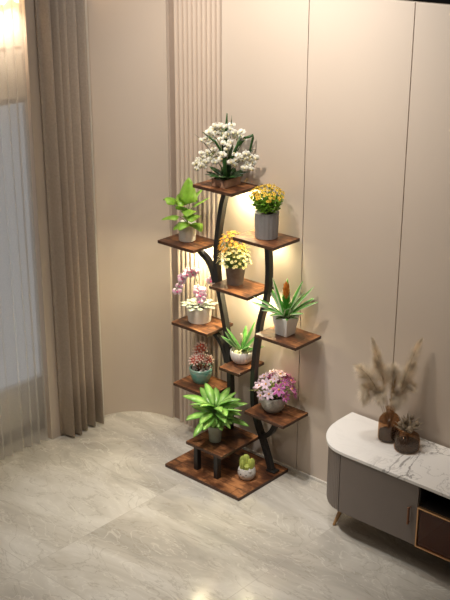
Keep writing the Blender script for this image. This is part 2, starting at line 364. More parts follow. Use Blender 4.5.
obj('pane', MB().box(-1.333, -1.327, YL+.03, YR-.03, ZB+.03, ZT-.03), M_PANE, win, smooth=0)
obj('baseboard_left', MB().box(-1.30, -1.288, -4.2, .08, .008, .07), M_SKIRT, smooth=0, kind='structure')
obj('baseboard_back', MB().box(-.484, 3.24, WALL-.010, WALL, 0, .014), M_WHITE, smooth=0, kind='structure')

# ---------------------------------------------------------------- lamps and rail of the window recess
for i, y in enumerate((-.33, -.255, -.165)):
    t = thing('cove_lamp', (-1.245, y, 2.30), ('warm glowing lamp behind the sheer curtain, at the photo\'s left edge',
              'warm glowing lamp behind the sheer curtain, middle one of three', 'warm glowing lamp behind the sheer, nearest the taupe drape')[i], 'lamp', 'warm lamps behind the sheer curtain')
    obj('lamp_body', MB().lathe(-1.245, y, [(.022, 2.33), (.026, 2.345), (.026, 2.42), (.01, 2.43)], 20), M_BRASS, t)
    obj('bulb', MB().lathe(-1.245, y, [(.008, 2.262), (.019, 2.275), (.022, 2.31), (.018, 2.331)], 20), M_LAMP, t)
    obj('hanging_rod', MB().tube([(-1.245, y, 2.43), (-1.245, y, 3.26)], .003), M_BRASS, t)
    light('cove_lamp_light', 'SPOT', (-1.245, y, 2.262), 4, (1, .82, .62), (-1.245, y, 0), .02, spot=150, blend=1)
light('cove_glow', 'POINT', (-1.125, .128, 2.36), 2.2, (1, .68, .38), size=.02)
t = thing('curtain_rail', (-1.208, -.4, 2.06), 'thin rail with small bronze hooks seen through the sheer curtain', 'rail')
obj('rail', MB().box(-1.210, -1.206, -1.6, -.130, 2.060, 2.063), M_BRONZE, t)
for y in [-.149-.0745*k for k in range(10)]:
    obj('hook', MB().box(-1.213, -1.203, y-.014, y+.014, 2.052, 2.072), M_BRONZE, t, bevel=.003)

# ---------------------------------------------------------------- curtains
def wave(y0, y1, x, amp, wl, steps, sk=.0, ph=0, jit=0):
    out = []; n = int((y1-y0)/wl*steps)
    for i in range(n+1):
        s_ = i/n*(y1-y0); a = 2*pi*s_/wl+ph+jit*sin(s_*23)
        out.append((x+amp*sin(a)*(1+.3*sin(s_*31)), y0+s_+sk*wl*sin(2*a)))
    return out
t = thing('sheer_curtain', (-1.17, -.9, .005), 'white see-through sheer curtain hanging over the window at the left edge', 'curtain')
obj('fabric', MB().sheet(wave(-1.9, -.215, -1.175, .020, .062, 12, .10, 0, 1.2), .006, 3.22, nz=6, fn=lambda x, y, t: (x+.004*sin(9*t+y*20), y+.012*(1-t)*sin(y*9))), M_SHEER, t, smooth=80)
t = thing('drape', (-1.12, -.03, .012), 'taupe floor-length drape in vertical folds between sheer curtain and rounded wall', 'curtain')
pts = [(-1.150, -.132), (-1.145, -.140), (-1.135, -.142)]
pts += [(x, y) for x, y in wave(-.135, .094, -1.112, .034, .0500, 16, .0, -pi/2, .8)][2:]
obj('fabric', MB().sheet(pts, .012, 3.2, nz=10, fn=lambda x, y, t: (-1.112+(x+1.112)*(1.15-.3*t), y+(.02*t)*(y-.08)*3)), M_DRAPE, t, smooth=80, solid=.003)

# ---------------------------------------------------------------- plant stand
st = thing('plant_stand', (-.25, .19, 0), 'tall tiered plant stand of rustic brown boards on curved black metal posts', 'plant stand')
TH = .016; SW, SD, YF = .2464, .1958, .198
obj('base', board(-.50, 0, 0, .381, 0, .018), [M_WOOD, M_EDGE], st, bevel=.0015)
SH = dict(top=(-.229, 1.452), upL=(-.474, 1.120), mid=(-.126, .965), lowL=(-.387, .704), botL=(-.382, .364), pink=(.106, .366), brom=(.168, .793), yel=(.025, 1.246))
for k, (x1, z) in SH.items():
    x1 += random.uniform(-.0003, .0003)
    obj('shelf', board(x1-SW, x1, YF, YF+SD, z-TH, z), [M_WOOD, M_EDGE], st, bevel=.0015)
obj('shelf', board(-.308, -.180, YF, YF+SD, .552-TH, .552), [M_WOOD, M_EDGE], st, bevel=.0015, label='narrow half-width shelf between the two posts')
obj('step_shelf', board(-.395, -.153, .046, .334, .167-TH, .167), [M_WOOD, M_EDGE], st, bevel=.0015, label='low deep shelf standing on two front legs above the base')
YP = .305; PW, PD = .025, .030
def smooth_path(p, n=5):
    out = []
    for i in range(len(p)-1):
        a, b, c, d = p[max(i-1, 0)], p[i], p[i+1], p[min(i+2, len(p)-1)]
        for k in range(n):
            t = k/n; out.append(tuple(.5*((2*b[j])+(-a[j]+c[j])*t+(2*a[j]-5*b[j]+4*c[j]-d[j])*t*t+(-a[j]+3*b[j]-3*c[j]+d[j])*t**3) for j in (0, 1)))
    out.append(p[-1]); return out
lp = [(-.345, 1.436), (-.371, 1.372), (-.393, 1.268), (-.410, 1.165), (-.416, 1.068), (-.407, .955), (-.388, .865), (-.367, .775), (-.349, .690), (-.338, .626), (-.331, .562), (-.325, .459), (-.323, .354), (-.328, .20), (-.330, .018)]
rp = [(-.098, 1.230), (-.091, 1.188), (-.084, 1.086), (-.089, .984), (-.107, .900), (-.132, .810), (-.156, .652), (-.168, .525), (-.168, .376), (-.146, .273), (-.105, .176), (-.068, .085), (-.050, .030)]
obj('post', MB().bar(smooth_path(lp), PW, PD, YP), M_IRON, st, smooth=30)
obj('post', MB().bar(smooth_path(rp), PW, PD, YP), M_IRON, st, smooth=30)
obj('foot_plate', MB().box(-.072, -.015, YP-.018, YP+.024, .018, .028), M_IRON, st, bevel=.002)
for p in ([(-.56, 1.104), (-.52, 1.075), (-.475, 1.045), (-.445, 1.00), (-.425, .94)], [(-.46, .688), (-.425, .665), (-.385, .628), (-.360, .58), (-.345, .53)],
          [(-.012, .350), (-.026, .290), (-.052, .240), (-.088, .205), (-.125, .200)], [(-.52, .348), (-.49, .28), (-.44, .235), (-.38, .21), (-.335, .195)]):
    obj('brace', MB().bar(smooth_path(p), .023, .028, YP), M_IRON, st, smooth=30)
for x in (-.342, -.207): obj('leg', MB().box(x-.0125, x+.0125, .060, .088, .018, .151), M_IRON, st, bevel=.001)
for x0, x1, z, e in ((-.335, -.255, 1.436, 1.9), (-.600, -.520, 1.104, 3.2), (-.150, -.120, 1.230, 1.1), (-.250, -.150, .949, 2.3)):
    obj('light_strip', MB().box(x0, x1, .330, .345, z-.006, z), M_LED, st, label='glowing strip under a shelf')
    a = light('shelf_light', 'AREA', ((x0+x1)/2, .3375, z-.010), e, (1, .86, .52), ((x0+x1)/2, .36, z-.3), x1-x0, .015)
    a.parent = st; a.location = Vector(a.location)-Vector(st.location)

# ---------------------------------------------------------------- plants: shared pieces
def soil(t, x, y, z, r): obj('soil', MB().lathe(x, y, [(.001, z-.01), (r, z-.006), (r, z), (r*.5, z+.004), (.001, z+.005)], 24), M_SOIL, t)
def pot(t, x, y, z, prof, m, name='pot', n=48, ripple=0, rn=24, wall=.004):
    """closed pot with a thick wall: outer profile up, inner profile down"""
    o = [(r, z+h) for r, h in prof]; i = [(max(r-wall, .002), z+h) for r, h in reversed(prof) if h > .012]
    return obj(name, MB().lathe(x, y, o+i+[(.002, i[-1][1]-.002)], n, 0, ripple, rn), m, t)
def orchid_blossom(name, m, r=.017):
    b = MB()
    for a, l, w in ((pi/2, 1, .75), (pi/2+2.3, .95, .7), (pi/2-2.3, .95, .7)): petal(b, a, r*l, r*w, .25, -.002)
    for a in (.15, pi-.15): petal(b, a, r*1.08, r*1.25, .2, .001)
    b.ball((.004, 0, -.002), .004, .004, .0045, 8, 6, 1); b.ball((.007, 0, -.005), .003, .0025, .004, 8, 6, 1)
    return b
def petal(b, a, L, Wd, cup, off, m=0):
    """petal in the YZ plane facing +X"""
    rows = []; n = 5
    for i in range(n+1):
        t = i/n; w = sin(pi*(t*.8+.12))**.7*Wd/2; d = Vector((0, cos(a), sin(a))); s_ = Vector((0, -sin(a), cos(a)))
        c = d*(L*t)+Vector((off+cup*L*t*t*.5, 0, 0))
        rows.append((b.vert(c-s_*w+Vector((cup*w*.4, 0, 0))), b.vert(c), b.vert(c+s_*w+Vector((cup*w*.4, 0, 0)))))
    for i, (p, q) in enumerate(zip(rows, rows[1:])):
        t0, t1 = i/n, (i+1)/n
        b.face((p[0], p[1], q[1], q[0]), m, [(0, t0), (.5, t0), (.5, t1), (0, t1)]); b.face((p[1], p[2], q[2], q[1]), m, [(.5, t0), (1, t0), (1, t1), (.5, t1)])
def daisy(r, np_, w, cup=.3, centre=.2, rings=1):
    b = MB()
    for q in range(rings):
        for k in range(np_): petal(b, 2*pi*k/np_+q*.35, r*(1-.25*q), r*w, cup+.5*q, .001*q)
    b.ball((.002, 0, 0), r*centre, r*centre, r*centre, 8, 6, 1); return b
def face_dir(d, spin=0):     # rotation taking +X to direction d
    d = Vector(d).normalized(); q = d.to_track_quat('X', 'Z').to_matrix() @ Matrix.Rotation(spin, 3, 'X'); return q.to_euler()
VIEW = Vector((.60, -.72, .35))

# 1 ---- white orchids in a low wooden planter, top shelf
L_DARK = leafmat('dark_glossy_leaf', (.030, .085, .022), (.045, .13, .03), .5, .3)
P_WHITE = leafmat('white_petal', (.86, .85, .72), (.95, .93, .86), .5, .55)
P_YELLOW = mat('yellow_lip', (.72, .64, .36), .5)
M_PLANT = mat('pinkish_wood_planter', (.46, .28, .19), .5, noise=.35, scale=25)
M_STEM = mat('green_stem', (.10, .20, .04), .5); M_STEMD = mat('brown_stem', (.09, .07, .035), .6)
ox, oy, oz = -.352, .300, 1.4522
t = thing('potted_orchid', (ox, oy, oz), 'white orchid arrangement in a low wooden box planter on the topmost shelf', 'potted plant')
b = MB(); b.box(ox-.04, ox+.04, oy-.058, oy-.052, oz, oz+.036); b.box(ox-.04, ox+.04, oy+.052, oy+.058, oz, oz+.036); b.box(ox-.04, ox-.034, oy-.052, oy+.052, oz, oz+.036); b.box(ox+.034, ox+.04, oy-.052, oy+.052, oz, oz+.036); b.box(ox-.034, ox+.034, oy-.052, oy+.052, oz, oz+.006)
obj('planter_box', b, M_PLANT, t, smooth=0)
obj('soil', MB().box(ox-.034, ox+.034, oy-.052, oy+.052, oz+.006, oz+.030), M_SOIL, t)
b = MB()
for k in range(11):
    az = 2*pi*k/11+.2; b.leaf((ox+.02*cos(az), oy+.03*sin(az), oz+.03), az, .75, -.15, random.uniform(.08, .115), .038, 'lance', .25)
for az, e0, e1, L_, w_ in ((-2.2, 1.2, .7, .27, .015), (1.2, 1.5, 1.45, .30, .018), (-.65, 1.15, .6, .27, .017), (.3, 1.3, .9, .24, .016), (2.6, 1.35, 1.0, .22, .018), (-1.0, 1.45, 1.2, .22, .02), (.9, 1.1, .4, .20, .015)):
    b.leaf((ox, oy, oz+.03), az, e0, e1, L_, w_, 'strap', .3, 12)
# one long leaf folded over at the right

def strip(b, pth, w):
    sd_ = Vector((0, 0, 1)); rows = []
    for i, p in enumerate(pth):
        tn = (pth[min(i+1, len(pth)-1)]-pth[max(i-1, 0)]).normalized(); s_ = tn.cross(Fd).normalized()*w*sin(pi*min(.97, i/(len(pth)-1)*.85+.12))**.6
        rows.append((b.vert(p-s_), b.vert(p+Fd*w*.3), b.vert(p+s_)))
    for p, q in zip(rows, rows[1:]): b.face((p[0], p[1], q[1], q[0]), 0, [(0, 0), (.5, 0), (.5, 1), (0, 1)]); b.face((p[1], p[2], q[2], q[1]), 0, [(.5, 0), (1, 0), (1, 1), (.5, 1)])
H = Vector((.745, .667, 0)); Fd = Vector((.667, -.745, 0))
O = lambda h, f, z: Vector((ox, oy, oz))+H*h+Fd*f+Vector((0, 0, z))
strip(b, [O(.0, .0, .03), O(.02, .0, .12), O(.05, .0, .185), O(.09, .0, .225), O(.125, .0, .238), O(.124, .0, .225), O(.113, 0, .175), O(.105, .0, .12)], .007)
strip(b, [O(.0, .05, .03), O(-.005, .07, .08), O(-.008, .075, .13), O(-.004, .06, .19), O(0, .05, .22)], .009)
strip(b, [O(.0, .0, .03), O(.0, .02, .20), O(.0, .02, .28), O(.003, .02, .345)], .008)
strip(b, [O(.0, .02, .03), O(-.02, .06, .17), O(-.05, .06, .22), O(-.11, .04, .262)], .006)
strip(b, [O(.01, .02, .03), O(.02, .06, .13), O(.05, .06, .20), O(.065, .05, .25)], .008)
obj('foliage', b, L_DARK, t, solid=.0008)
b = MB(); b.lathe(ox-.005, oy-.04, [(.001, oz+.028), (.02, oz+.033), (.015, oz+.045), (.002, oz+.05)], 12)
for k in range(40):
    a = random.uniform(0, 2*pi); r = random.uniform(.004, .028); b.leaf((ox+.005+r*cos(a)*.8, oy-.03+r*sin(a), oz+.030), a, 1.1, .2, .022, .009, 'lance', .3, 4)
obj('ground_moss', b, leafmat('silver_green_moss', (.20, .27, .16), (.34, .40, .27)), t, label='pale silvery green filler at the planter front')
proto = obj('blossom', orchid_blossom('b', 0), [P_WHITE, P_YELLOW], t, solid=.0006)
spots = []
def arc_pts(a, c, b_, n):
    a, c, b_ = Vector(a), Vector(c), Vector(b_); return [a*(1-s_)**2+c*2*s_*(1-s_)+b_*s_*s_ for s_ in [i/n for i in range(n+1)]]
sm = MB()
# camera-facing horizontal axis of the arrangement is roughly (.745,.667)
H = Vector((.745, .667, 0)); Fd = Vector((.667, -.745, 0))
def O(h, f, z): return Vector((ox, oy, oz))+H*h+Fd*f+Vector((0, 0, z))
clusters = [((-.020, .01, .262), (.062, .04, .036), 18), ((-.085, .03, .225), (.034, .02, .026), 6), ((.062, .0, .235), (.026, .02, .03), 6), ((-.075, .04, .150), (.055, .03, .038), 14), ((-.125, .04, .110), (.030, .02, .022), 8), ((.020, .05, .150), (.045, .03, .045), 13), ((.100, .03, .130), (.042, .03, .045), 11), ((.0, .06, .205), (.03, .02, .02), 4)]
for (ch, cf, cz), (rh, rf, rz), nb in clusters:
    sm.tube(arc_pts(O(0, 0, .03), O(ch*.3, cf*.5, cz+.06), O(ch, cf, cz), 10), .0016, 6)
    for k in range(nb):
        u = sqrt((k+.5)/nb); a = 2.4*k; q = O(ch+rh*u*cos(a), cf+rf*random.uniform(-.5, 1), cz+rz*u*sin(a)); spots.append(q)
        if k % 3 == 0: sm.tube([O(ch, cf-.01, cz), q-VIEW*.006], .0009, 4)
obj('flower_stems', sm, M_STEM, t)
random.shuffle(spots)
for i, q in enumerate(spots[:92]):
    d = VIEW+Vector((random.uniform(-.6, .6), random.uniform(-.6, .6), random.uniform(-.4, .5)))
    o = proto if i == 0 else spawn(proto, t, q, face_dir(d, random.uniform(-.5, .5)), random.uniform(.75, 1.05))
    if i == 0: o.location = q-Vector(ORG[t.name]); o.rotation_euler = face_dir(VIEW)
# the prototype's mesh was written in shelf coordinates: shift it back to its own origin
for v in proto.data.vertices: v.co += Vector(ORG[t.name])

# 2 ---- heart-leaved plant in a white cylinder pot, upper left shelf
M_WPOT = mat('white_ceramic', (.88, .86, .82), .45, noise=.05, scale=50, bump=.15)
L_LIME = leafmat('lime_leaf', (.30, .58, .06), (.44, .72, .12), .5, .38, trans=.35)
px, py, pz = -.612, .300, 1.1202
t = thing('potted_pothos', (px, py, pz), 'light green heart-leaved plant in white cylinder pot on the highest left shelf', 'potted plant')
pot(t, px, py, pz, [(.040, 0), (.042, .002), (.044, .088), (.044, .092)], M_WPOT); soil(t, px, py, pz+.082, .0395)
b = MB(); sm = MB()
LF = [(-.085, .02, .155, 1.15, -1.5, .085, .045, pi), (0, .0, .155, 1.35, 1.0, .12, .065, 1.9), (-.05, .04, .10, .1, -.9, .085, .055, 3.9), (.03, .05, .115, .2, -1.0, .085, .06, -.8), (.0, .06, .08, -.1, -1.1, .07, .05, -1.4),
      (.05, .04, .07, -.1, -1.2, .07, .045, -.3), (-.02, .05, .065, .0, -1.2, .06, .045, -1.9), (.04, .0, .145, .5, .2, .09, .04, .5), (-.02, .03, .13, .8, -.2, .08, .045, -1.2), (.02, -.02, .16, .9, .2, .085, .04, 1.0), (-.03, -.02, .14, .8, -.2, .08, .04, 2.6), (.02, .05, .14, .1, -.9, .075, .05, -1.0)]
for h, f_, z_, e0, e1, L_, w_, az in LF:
    p = Vector((px, py, pz))+H*h*.75+Fd*f_*.8+Vector((0, 0, z_))
    sm.tube(arc_pts((px+h*.1, py, pz+.08), (px+h*.1, py, pz+z_*.8+.02), p+Vector((0, 0, .030)), 6), .0016, 5)
    b.leaf(p+Vector((0, 0, .030)), az, e0+.1, e1+.25, L_*1.1, w_*1.75, 'heart', .18, 9)
obj('foliage', b, L_LIME, t, solid=.0008); obj('stems', sm, M_STEM, t)

# 3 ---- yellow-orange flowers in a brown-grey pot, middle shelf
def bushy(t, x, y, z, r, h, nleaf, lmat, ll, lw, flowers, fm, spread=1.0, zoff=.0):
    b = MB(); sm = MB()
    for k in range(nleaf):
        a = random.uniform(0, 2*pi); u = random.random()**.6; zz = z+random.uniform(.0, h*.62); rr = r*u*(.55+.45*(zz-z)/h)
        b.leaf((x+rr*cos(a), y+rr*sin(a), zz), a+random.uniform(-.8, .8), random.uniform(.3, 1.2), random.uniform(-.6, .4), ll*random.uniform(.7, 1.2), lw, 'lance', .25, 5)
    obj('foliage', b, lmat, t, solid=.0006)
    return sm
def dome_flowers(t, proto, sm, x, y, z, r, h, n, s0, s1, base_z, up=.6):
    g = pi*(3-sqrt(5)); k = 0
    for i in range(n):
        u = (i+.5)/n; th = math.acos(1-u*1.08); a = g*i
        p = Vector((x+r*sin(th)*cos(a)*random.uniform(.8, 1.05), y+r*sin(th)*sin(a)*random.uniform(.8, 1.05), z+h*cos(th)+random.uniform(-.008, .008)))
        d = Vector((sin(th)*cos(a), sin(th)*sin(a), cos(th)+up))
        sm.tube([(x+(p.x-x)*.2, y+(p.y-y)*.2, base_z), (x+(p.x-x)*.6, y+(p.y-y)*.6, (base_z*.5+p.z*.5)), p], .0009, 4)
        if k == 0: o = proto; o.location = p-Vector(ORG[t.name]); o.rotation_euler = face_dir(d); o.scale = (s1,)*3
        else: spawn(proto, t, p, face_dir(d, random.uniform(0, 2)), random.uniform(s0, s1))
        k += 1
def flower_proto(name, mb, mats, t, **kw):
    o = obj(name, mb, mats, t, solid=.0006, **kw)
    for v in o.data.vertices: v.co += Vector(ORG[t.name])
    return o
F_ORANGE = leafmat('orange_petal', (.86, .36, .03), (.95, .62, .12), trans=.35); F_YEL = leafmat('yellow_petal', (.92, .62, .03), (.98, .80, .12), trans=.35)
F_CREAM = leafmat('cream_petal', (.90, .82, .25), (.95, .93, .62), trans=.35); F_BR = mat('golden_centre', (.45, .20, .02), .6)
L_OLIVE = leafmat('fresh_small_leaf', (.38, .48, .08), (.66, .66, .22), .5, .5, trans=.35)
L_VIVID = leafmat('vivid_small_leaf', (.25, .58, .04), (.45, .78, .10), .5, .45, trans=.35)
M_GPOT = mat('brown_grey_ceramic', (.20, .155, .13), .6, noise=.15, scale=60, bump=.3)
x, y, z = -.297, .305, .9652
t = thing('potted_flower', (x, y, z), 'yellow and orange small-flowered bush in brown-grey pot on the middle shelf', 'potted plant')
pot(t, x, y, z, [(.037, 0), (.039, .002), (.044, .040), (.0445, .042), (.045, .043), (.050, .092), (.051, .095)], M_GPOT); soil(t, x, y, z+.085, .045)
sm = bushy(t, x, y, z+.095, .065, .14, 190, L_OLIVE, .028, .010, 0, None)
p1 = flower_proto('blossom', daisy(.0115, 5, .75, .25, .22), [F_CREAM, F_BR], t)
dome_flowers(t, p1, sm, x+.012, y-.018, z+.118, .088, .075, 92, .6, .95, z+.09)
p2 = flower_proto('blossom', daisy(.0125, 6, .75, .4, .25), [F_ORANGE, F_YEL], t, label='orange blossom')
dome_flowers(t, p2, sm, x-.022, y-.002, z+.175, .068, .082, 60, .7, 1.05, z+.12)
obj('flower_stems', sm, M_STEM, t)

# 4 ---- pink orchid in a cream drum pot, left shelf
M_CREAM = mat('cream_ceramic', (.74, .70, .62), .5, noise=.06, scale=50, bump=.15)
x, y, z = -.537, .305, .7042
t = thing('potted_orchid', (x, y, z), 'pink and white moth orchid in a wide cream drum pot on the left shelf', 'potted plant')
pot(t, x, y, z, [(.054, 0), (.058, .003), (.063, .045), (.0635, .080), (.062, .085)], M_CREAM); soil(t, x, y, z+.076, .058)
b = MB()
for k in range(26):
    a = 2*pi*k*.382; r = .012+.045*(k/26); b.leaf((x+r*cos(a), y+r*sin(a), z+.082+.010*(1-k/26)), a, .85-.5*k/26, -.45, .052, .030, 'petal', .25, 6)
obj('rosette', b, leafmat('white_edged_rosette_leaf', (.42, .52, .34), (.86, .88, .76), .25, .5, True), t, solid=.0008, label='pale white and green leaf rosette over the rim')
sm = MB(); P_PINK = leafmat('pink_veined_petal', (.80, .42, .58), (.94, .86, .88), .5, .55); P_MAG = mat('magenta_lip', (.55, .05, .20), .5)
proto = flower_proto('blossom', orchid_blossom('b', 0, .023), [P_PINK, P_MAG], t)
def O2(h, f, zz): return Vector((x, y, z))+H*h+Fd*f+Vector((0, 0, zz))
spots = []
for a, c, e, n_ in ((O2(-.005, 0, .08), O2(.0, .0, .40), O2(-.120, .04, .175), 11), (O2(.0, 0, .08), O2(.0, .0, .24), O2(.010, .05, .125), 8), (O2(.005, 0, .08), O2(.05, .0, .33), O2(.10, .02, .17), 7)):
    pth = arc_pts(a, c, e, 20); sm.tube(pth, .0016, 6)
    for k in range(n_): spots.append(pth[20-int(k*13/n_)]+Vector((random.uniform(-.006, .006), random.uniform(-.006, .006), random.uniform(-.006, .006)))+H*random.choice((-.009, .009)))
for k, q in enumerate(spots):
    d = VIEW+Vector((random.uniform(-.4, .4), random.uniform(-.4, .4), random.uniform(-.3, .3)))
    if k == 0: proto.location = q-Vector(ORG[t.name]); proto.rotation_euler = face_dir(VIEW)
    else: spawn(proto, t, q, face_dir(d, random.uniform(-.4, .4)), random.uniform(.75, 1.05))
obj('flower_stems', sm, M_STEM, t)

# 5 ---- bromeliad in a tapered square pot, right shelf
x, y, z = .026, .298, .7932
t = thing('potted_bromeliad', (x, y, z), 'white-edged bromeliad with orange flower in a tapered square white pot on right shelf', 'potted plant')
b = MB(); r0, r1, hh = .033, .046, .094
ring = lambda r, zz: [b.vert((x+sx*r, y+sy*r, z+zz)) for sx, sy in ((-1, -1), (1, -1), (1, 1), (-1, 1))]
rows = [ring(r0, 0), ring(r1, hh), ring(r1-.005, hh), ring(r0-.003, .02)]
for p, q in zip(rows, rows[1:]):
    for k in range(4): b.face((p[k], p[(k+1) % 4], q[(k+1) % 4], q[k]))
b.face(list(reversed(rows[0]))); b.face(rows[-1])
obj('pot', b, M_WPOT, t, smooth=0, bevel=.002); 
obj('soil', MB().box(x-.040, x+.040, y-.040, y+.040, z+.078, z+.084), M_SOIL, t)
b = MB()
for az, e0, e1, L_ in ((-.80, .85, .35, .185), (.0, 1.15, .75, .20), (.72, 1.0, .75, .215), (1.3, 1.2, .9, .20), (2.2, 1.2, .8, .20), (3.3, 1.3, 1.1, .21), (3.95, .85, .35, .20), (4.5, .8, .0, .17), (-1.5, .7, -.1, .15), (.35, .75, .35, .20), (3.6, .55, .1, .19), (2.9, .9, .5, .19), (-.3, .7, .1, .17), (1.0, .7, .3, .2)):
    b.leaf((x+.006*cos(az), y+.006*sin(az), z+.088), az, e0, e1, L_*.92, .036, 'strap', .4, 12)
for k in range(8): az = 2*pi*k/8; b.leaf((x+.02*cos(az), y+.02*sin(az), z+.083), az, .6, -.3, .06, .022, 'lance', .2, 6)
obj('foliage', b, leafmat('white_edged_green_blade', (.13, .46, .07), (.82, .90, .62), .50, .4, True), t, solid=.0008)
b = MB()
for k in range(36):
    az = 2.4*k; u = k/36; b.leaf((x+.004*cos(az), y+.004*sin(az), z+.12+.115*u), az, 1.0+.3*u, .9+.4*u, .040-.010*u, .017, 'lance', .3, 5, m=0 if k < 18 else 1)
obj('flower_spike', b, [leafmat('green_bract', (.10, .42, .05), (.18, .52, .08)), leafmat('orange_bract', (.75, .22, .03), (.85, .42, .08))], t, solid=.0006, label='green flower spike with orange tip')

# 6 ---- yellow flowers in a tall grey ribbed pot, upper right shelf
M_RPOT = mat('grey_ceramic', (.26, .255, .255), .55, noise=.06, scale=50)
x, y, z = -.100, .300, 1.2462
t = thing('potted_flower', (x, y, z), 'round bush of yellow flowers in tall grey ribbed pot on the highest right shelf', 'potted plant')
pot(t, x, y, z, [(.050, 0), (.053, .003), (.056, .12), (.056, .122), (.053, .124)], M_RPOT, n=96, ripple=.022, rn=16); soil(t, x, y, z+.116, .050)
sm = bushy(t, x, y, z+.128, .088, .10, 480, L_VIVID, .024, .010, 0, None)
p1 = flower_proto('blossom', daisy(.0110, 5, .8, .3, .22, 1), [F_YEL, F_BR], t)
dome_flowers(t, p1, sm, x, y, z+.198, .082, .050, 98, .62, .95, z+.12, .8)
obj('flower_stems', sm, M_STEM, t)

# 7 ---- aloe in a white ribbed bowl, narrow centre shelf
x, y, z = -.262, .318, .5522
t = thing('potted_aloe', (x, y, z), 'small green aloe in a white ribbed bowl on the narrow centre shelf', 'potted plant')
pot(t, x, y, z, [(.030, 0), (.040, .004), (.053, .022), (.058, .045), (.058, .062), (.056, .066)], mat('white_ribbed_ceramic', (.84, .79, .74), .5), n=120, ripple=.022, rn=24)
b = MB()
for k in range(60):
    a = random.uniform(0, 2*pi); r = .048*sqrt(random.random()); b.ball((x+r*cos(a), y+r*sin(a), z+.060+random.uniform(0, .006)), random.uniform(.005, .009), n=7, k=5)
obj('pebbles', b, mat('pale_yellow_pebbles', (.62, .62, .34), .6, noise=.2, scale=60), t, kind='stuff')
b = MB()
for az, e0, e1, L_, w_ in ((-2.4, 1.0, .75, .135, .034), (.75, 1.25, 1.1, .18, .030), (.5, .95, .75, .16, .034), (3.6, .75, .35, .13, .032), (-.5, .8, .3, .11, .034), (2.0, 1.1, .9, .13, .030), (3.9, 1.15, .85, .15, .030), (.3, .45, .25, .13, .026)):
    b.leaf((x, y, z+.06), az, e0, e1, L_, w_, 'lance', .6, 9)
obj('foliage', b, leafmat('aloe_leaf', (.16, .44, .10), (.52, .70, .32), .7, .4, True), t, solid=.002)
b = MB(); 
for k in range(3): b.leaf((x-.004, y, z+.10), 2.1*k, 1.5, 1.45, .055, .014, 'lance', .5, 6)
obj('flower_bud', b, leafmat('cream_bud', (.75, .66, .52), (.82, .76, .64)), t, solid=.001, label='pale cream central bud')

# 8 ---- coral succulent in a turquoise pot, lowest left shelf
x, y, z = -.530, .305, .3642
t = thing('potted_succulent', (x, y, z), 'coral red and white tipped succulent in a round turquoise pot on lowest left shelf', 'potted plant')
M_TQ = mat('turquoise_glaze', (.16, .46, .38), .25, noise=.15, scale=30, col2=(.32, .44, .36))
pot(t, x, y, z, [(.036, 0), (.040, .003), (.053, .030), (.059, .060), (.057, .064), (.060, .066), (.061, .078), (.058, .081)], M_TQ); soil(t, x, y, z+.070, .052)
b = MB()
for k in range(40):
    a = random.uniform(0, 2*pi); r = .05*sqrt(random.random()); b.ball((x+r*cos(a), y+r*sin(a), z+.073+random.uniform(0, .005)), random.uniform(.004, .007), n=7, k=5)
obj('pebbles', b, mat('white_pebbles', (.72, .66, .60), .6), t, kind='stuff')
M_COR = mat('coral_leaf', (.78, .12, .08), .45, noise=.3, scale=80, col2=(.80, .30, .22)); M_TIP = mat('pale_pink_tip', (.95, .74, .66), .45)
sm = MB()
for h, f_, zz, R_ in ((.0, .0, .185, .034), (-.030, .02, .125, .030), (.038, .02, .128, .026), (.0, .03, .145, .026), (-.012, -.02, .16, .03)):
    c = Vector((x, y, z+zz))+H*h+Fd*f_; b = MB(); sm.tube([(x+(c.x-x)*.3, y+(c.y-y)*.3, z+.07), c], .004, 8)
    nn = 34
    for i in range(nn):
        u = (i+.5)/nn; th = math.acos(1-u*1.5); a = 2.4*i; d = Vector((sin(th)*cos(a), sin(th)*sin(a), cos(th)))
        rot = d.to_track_quat('Z', 'Y').to_matrix(); b.ball(c+d*R_*.55, 0.0050, .0050, R_*.42, 6, 5, 0, rot); b.ball(c+d*R_*1.0, .0048, .0048, .0062, 6, 5, 1, rot)
    obj('rosette', b, [M_COR, M_TIP], t)
obj('stems', sm, mat('brick_brown_stem', (.35, .12, .06), .5), t)

# 9 ---- pink flowers in a grey round bowl, lower right shelf
x, y, z = -.040, .298, .3662
t = thing('potted_flower', (x, y, z), 'pink and purple flowers in a round grey stone bowl on the lower right shelf', 'potted plant')
M_STONE = mat('speckled_grey_stone', (.50, .48, .42), .6, noise=.25, scale=160, bump=.3)
pot(t, x, y, z, [(.034, 0), (.040, .003), (.056, .025), (.062, .048), (.060, .068), (.055, .080)], M_STONE); soil(t, x, y, z+.070, .050)
sm = bushy(t, x, y, z+.078, .070, .08, 130, L_OLIVE, .034, .009, 0, None)
F_PK = leafmat('light_pink_petal', (.88, .62, .76), (.95, .82, .88), .5, .5); F_PU = leafmat('magenta_petal', (.62, .10, .40), (.88, .42, .74), .5, .5)
F_CT = mat('orange_centre', (.75, .35, .08), .6)
p1 = flower_proto('blossom', daisy(.034, 7, .52, .35, .16), [F_PU, F_CT], t, label='magenta blossom')
p2 = flower_proto('blossom', daisy(.034, 7, .52, .3, .16), [F_PK, F_CT], t, label='pale pink blossom')
fs = []
for i in range(22):
    u = (i+.5)/22; th = math.acos(1-u*1.15); a = 2.4*i+.4; p = Vector((x+.016+.092*sin(th)*cos(a), y+.088*sin(th)*sin(a), z+.115+.090*cos(th)))
    fs.append((p, Vector((sin(th)*cos(a), sin(th)*sin(a), cos(th)+.25))))
done = set()
